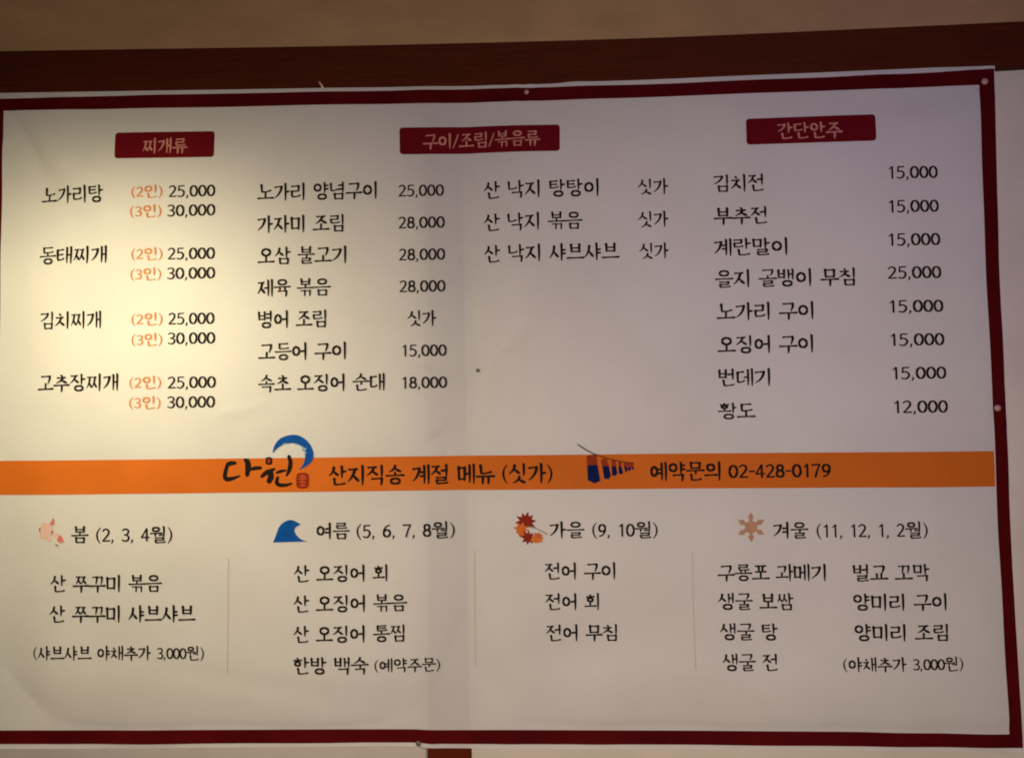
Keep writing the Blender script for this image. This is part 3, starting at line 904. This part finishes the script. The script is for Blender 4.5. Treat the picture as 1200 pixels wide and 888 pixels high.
# wreath of maple leaves with one thin stalk
def maple(cx, cy, r, rot, seed, spikes=7, inner=0.45, arc=300):
    rnd = random.Random(seed)
    o = []
    for k in range(spikes):
        a = math.radians(rot - arc / 2 + arc * k / (spikes - 1))
        rr = r * (0.85 + 0.3 * rnd.random())
        o.append((cx + rr * math.cos(a), cy + rr * math.sin(a)))
        a2 = a + math.radians(arc / (spikes - 1) / 2)
        o.append((cx + r * inner * math.cos(a2), cy + r * inner * math.sin(a2)))
    return [((cx, cy), p) for p in o + [o[0]]]
leaf = dict(px0=(624, 617))
wreath = art("maple_picture", (0.0832, 1.8121), [maple(616.5, 611.0, 12.0, -95, 1, 8, 0.60, 250), round_blob(617.5, 611.5, 6.5, 4.6, 0.2, 2)], M["leaf_red"], banner, **leaf)
art("leaf", (0.0832, 1.8121), [maple(611.0, 619.5, 8.6, 170, 2, 8, 0.62, 330), round_blob(612, 625.0, 4.4, 3.8, 0.3, 3)], M["leaf_orange"], wreath, INK * 2.6, (624, 617))
art("leaf", (0.0832, 1.8121), [maple(619.0, 629, 9.6, 75, 4, 8, 0.50, 320)], M["leaf_red"], wreath, INK * 3.2, (624, 617))
art("leaf", (0.0832, 1.8121), [maple(629.8, 629.6, 6.8, 20, 5, 10, 0.74, 340), round_blob(625, 631.5, 3.0, 2.6, 0.3, 6)], M["leaf_orange"], wreath, INK * 3.8, (624, 617))
art("stalk", (0.0832, 1.8121), [ribbon([(616, 617), (625, 617.8), (633, 620.8), (641, 625.4)], [0.5, 0.6, 0.9, 0.9])], M["brown"], wreath, INK * 2.6, (624, 617))

# tan snowflake
def snow(cx, cy, r):
    S = [round_blob(cx, cy, r * 0.44, r * 0.44, 0.08, 4, 12)]
    for k in range(6):
        a = math.radians(90 + 60 * k)
        d = (math.cos(a), math.sin(a))
        S.append(ribbon([(cx + d[0] * q * r, cy + d[1] * q * r) for q in (0.2, 0.5, 0.68, 0.84, 1.0)], [4.0, 3.4, 6.6, 3.8, 0.8]))
    return S
flake = art("snowflake_picture", (0.4673, 1.809), snow(879.5, 617.2, 16.5), M["tan"], banner, px0=(879.5, 617))

# brush written emblem: two syllables, blue brush arc, red seal; drawn from its own enlarged sketch
def sk(*pts):       # sketch units (six to the unit) measured from the sketch's corner
    return [(250 + x / 6.0, 500 + y / 6.0) for x, y in pts]
def wd(*ws):
    return [w / 4.7 for w in ws]
EM = (-0.3874, 1.9263)
E0 = dict(px0=(318, 545))
emblem = art("brush_emblem", EM, [
    ribbon(sk((98, 262), (125, 252), (160, 250)), wd(22, 26, 18)),
    ribbon(sk((100, 268), (88, 310), (84, 345), (98, 362), (140, 358), (190, 340)), wd(20, 22, 24, 26, 20, 9)),
    ribbon(sk((222, 226), (243, 240), (250, 280), (242, 338)), wd(14, 30, 34, 22)),
    ribbon(sk((255, 300), (300, 288), (342, 286)), wd(12, 22, 18)),
    ring(399 / 6.0 + 250, 238 / 6.0 + 500, 15 / 6.0, 18 / 6.0, 18 / 6.0, 18 / 6.0, 16),
    ribbon(sk((345, 348), (385, 318), (440, 294)), wd(16, 28, 12)),
    ribbon(sk((412, 310), (412, 350), (398, 384)), wd(26, 34, 28)),
    ribbon(sk((452, 322), (480, 312), (520, 304)), wd(12, 18, 10)),
    ribbon(sk((540, 205), (552, 250), (545, 300), (524, 342)), wd(18, 24, 24, 10)),
    ribbon(sk((462, 352), (454, 388), (472, 406), (515, 408), (562, 398)), wd(16, 22, 22, 18, 10)),
], M["ink"], band, INK * 2.2, (318, 545))
art("emblem_dot", EM, [round_blob(399 / 6.0 + 250, 238 / 6.0 + 500, 2.0, 2.6, 0.1, 2)], M["brick"], emblem, INK * 2.8, (318, 545))
arc = art("brush_arc", EM, [span(
    sk((424, 182), (440, 128), (480, 82), (540, 60), (600, 60), (655, 88), (695, 135), (714, 190), (706, 240), (668, 275), (618, 300)),
    sk((428, 180), (465, 146), (505, 124), (550, 116), (585, 118), (620, 134), (646, 168), (656, 205), (650, 245), (636, 275), (616, 298)), 4)],
    M["blue"], emblem, INK * 2.8, (318, 545))
rnd = random.Random(3)
art("dry_brush_fleck", EM, [ribbon(sk((x, y), (x + dx, y + dy)), wd(w, w * 0.6)) for x, y, dx, dy, w in
    [(575, 118, 20, 8, 6), (628, 138, 12, 10, 8), (645, 152, 12, 14, 10), (650, 172, 14, 16, 7), (636, 160, 6, 12, 6), (660, 150, 4, 8, 5), (500, 122, 30, -6, 4)]],
    M["pale_blue"], arc, INK * 3.6, (318, 545))
seal_outline = []
for k in range(32):
    a = 2 * math.pi * k / 32
    c, s = math.cos(a), math.sin(a)
    q = 1 / (abs(c) ** 4 + abs(s) ** 4) ** 0.25
    seal_outline.append((250 + (638 + 45 * c * q) / 6.0, 500 + (378 + 54 * s * q) / 6.0))
seal = art("red_seal", EM, [blob(seal_outline)], M["seal"], emblem, INK * 2.2, (318, 545))
art("seal_mark", EM, [ribbon(sk((618, 350), (640, 342), (662, 350)), wd(7, 8, 7)), ribbon(sk((612, 366), (664, 364)), wd(7, 7)), ribbon(sk((640, 342), (638, 372)), wd(6, 6)),
    ribbon(sk((616, 390), (640, 384), (660, 392)), wd(7, 8, 7)), ribbon(sk((622, 412), (660, 410)), wd(7, 7)), ribbon(sk((638, 384), (638, 414)), wd(6, 6))],
    M["seal_light"], seal, INK * 3.0, (318, 545))

# string of red and navy hangings in front of the phone number
def ph(*pts):
    return [(660 + x * 140 / 1200, 510 + y * 140 / 1200) for x, y in pts]
def quad(*pts):
    a = ph(*pts)
    n = len(a) // 2
    return list(zip(a[:n], list(reversed(a[n:]))))
PC = (0.2245, 1.9195)
P0 = (716, 545)
hang = art("hanging_string_picture", PC, [ribbon(ph((155, 90), (230, 140), (320, 187), (430, 225), (550, 257), (700, 280)), [1.2, 1.3, 1.1, 1.0, 0.9, 0.9])], M["ink"], band, INK * 3.4, P0)
art("red_cap", PC, [quad((240, 205), (290, 190), (340, 195), (345, 300), (290, 300), (242, 300)), quad((380, 240), (415, 228), (440, 238), (460, 310), (430, 310), (388, 310)), quad((480, 255), (505, 248), (525, 256), (530, 312), (505, 312), (484, 312)), quad((550, 268), (570, 262), (580, 270), (582, 318), (565, 318), (550, 318)), quad((598, 276), (640, 272), (700, 284), (704, 330), (650, 320), (606, 312))],
    M["brick"], hang, INK * 2.4, P0)
art("navy_tail", PC, [quad((244, 296), (300, 292), (346, 296), (370, 450), (312, 474), (246, 442)), quad((392, 308), (430, 304), (456, 308), (476, 400), (452, 434), (408, 428)), quad((484, 310), (508, 306), (528, 310), (538, 380), (518, 404), (486, 396)), quad((550, 314), (566, 310), (580, 314), (596, 374), (580, 386), (554, 384)), quad((604, 312), (618, 310), (632, 314), (640, 345), (628, 370), (618, 368)), quad((640, 322), (655, 318), (668, 320), (676, 340), (660, 352), (644, 352)), quad((680, 325), (690, 322), (698, 322), (702, 334), (692, 344), (680, 344))],
    M["navy"], hang, INK * 2.9, P0)

# ------------------------------------------------------------------ pins, nails, thread and splinter
def pin(name, x, z, r, m, dome=0.6, shank=0.02, tilt=(0, 0)):
    prof = [(0.0, -dome * r), (r * 0.5, -dome * r * 0.86), (r * 0.85, -dome * r * 0.5), (r, -dome * r * 0.1), (r * 0.96, 0.0006), (r * 0.28, 0.0007), (r * 0.24, shank * 0.8), (0.0, shank)]
    v, f, n = [], [], 16
    for k, (a, y) in enumerate(prof):
        for i in range(n):
            t = 2 * math.pi * i / n
            v.append((a * math.cos(t), y, a * math.sin(t)))
    for k in range(len(prof) - 1):
        for i in range(n):
            f.append((k * n + i, k * n + (i + 1) % n, (k + 1) * n + (i + 1) % n, (k + 1) * n + i))
    me = mesh_of(v, f, True)
    o = link(name, me, m)
    o.location = (x, -depth(x, z) - 0.0016, z)
    o.rotation_euler = (tilt[0], 0, tilt[1])
    return o
PINS = "pins and nails holding the banner"
tag(pin("push_pin", 0.0836, 2.6011, 0.0046, M["pin"], 0.9), "pale round pin in the red border's top edge, near the middle", "pin", PINS)
tag(pin("push_pin", 0.9054, 2.5967, 0.0062, M["pin"], 0.8), "pale pink round pin in the banner's upper right corner", "pin", PINS)
tag(pin("push_pin", 0.9040, 2.0120, 0.0060, M["pin"], 0.8), "pale pink round pin halfway down the banner's right border", "pin", PINS)
tag(pin("nail", -0.0114, 2.0923, 0.0036, M["steel"], 0.5), "small dark nail head in the blank white middle of the banner beside the fold", "nail", PINS)
n_low = tag(pin("nail", -0.1246, 1.4318, 0.0048, M["steel"], 0.6), "dark nail head under the bottom red border with a loose thread hanging on it", "nail", PINS)

def tube(name, pts, r, m):
    path3 = [Vector(p) for p in pts]
    v, f, n = [], [], 8
    for i, p in enumerate(path3):
        d = (path3[min(i + 1, len(path3) - 1)] - path3[max(i - 1, 0)]).normalized()
        s = d.cross(Vector((0, 1, 0)))
        s = s.normalized() if s.length > 1e-4 else Vector((1, 0, 0))
        u = d.cross(s)
        for k in range(n):
            a = 2 * math.pi * k / n
            v.append(tuple(p + (s * math.cos(a) + u * math.sin(a)) * r))
    for i in range(len(path3) - 1):
        for k in range(n):
            f.append((i * n + k, i * n + (k + 1) % n, (i + 1) * n + (k + 1) % n, (i + 1) * n + k))
    return link(name, mesh_of(v, f, True), m)
zs = [(-0.1230, 1.4291), (-0.1205, 1.4266), (-0.1168, 1.4246), (-0.1125, 1.4234), (-0.1092, 1.4230)]
tag(tube("thread", [(x, -0.0036 - 0.0004 * i, z) for i, (x, z) in enumerate(zs)], 0.0005, M["thread"]), "short thin grey thread slanting down from the nail to the post", "thread")

def splinter():
    v = [(0, 0, 0), (0.0052, 0.0004, 0.0006), (0.0044, -0.0026, 0.0002), (-0.0012, -0.0016, 0.0052), (0.0028, 0.0004, 0.0058), (0.0018, -0.0030, 0.0056), (-0.0052, -0.0010, 0.0122), (-0.0022, 0.0004, 0.0128), (-0.0036, -0.0022, 0.0126)]
    f = [(0, 1, 2), (0, 3, 4, 1), (1, 4, 5, 2), (2, 5, 3, 0), (3, 6, 7, 4), (4, 7, 8, 5), (5, 8, 6, 3), (6, 8, 7)]
    return mesh_of(v, f)
sp = link("wood_splinter", splinter(), M["chip"])
sp.location = (-0.2960, -0.0004, 2.6195)
tag(sp, "small pale splinter sticking up from the banner's top edge against the dark beam", "splinter")
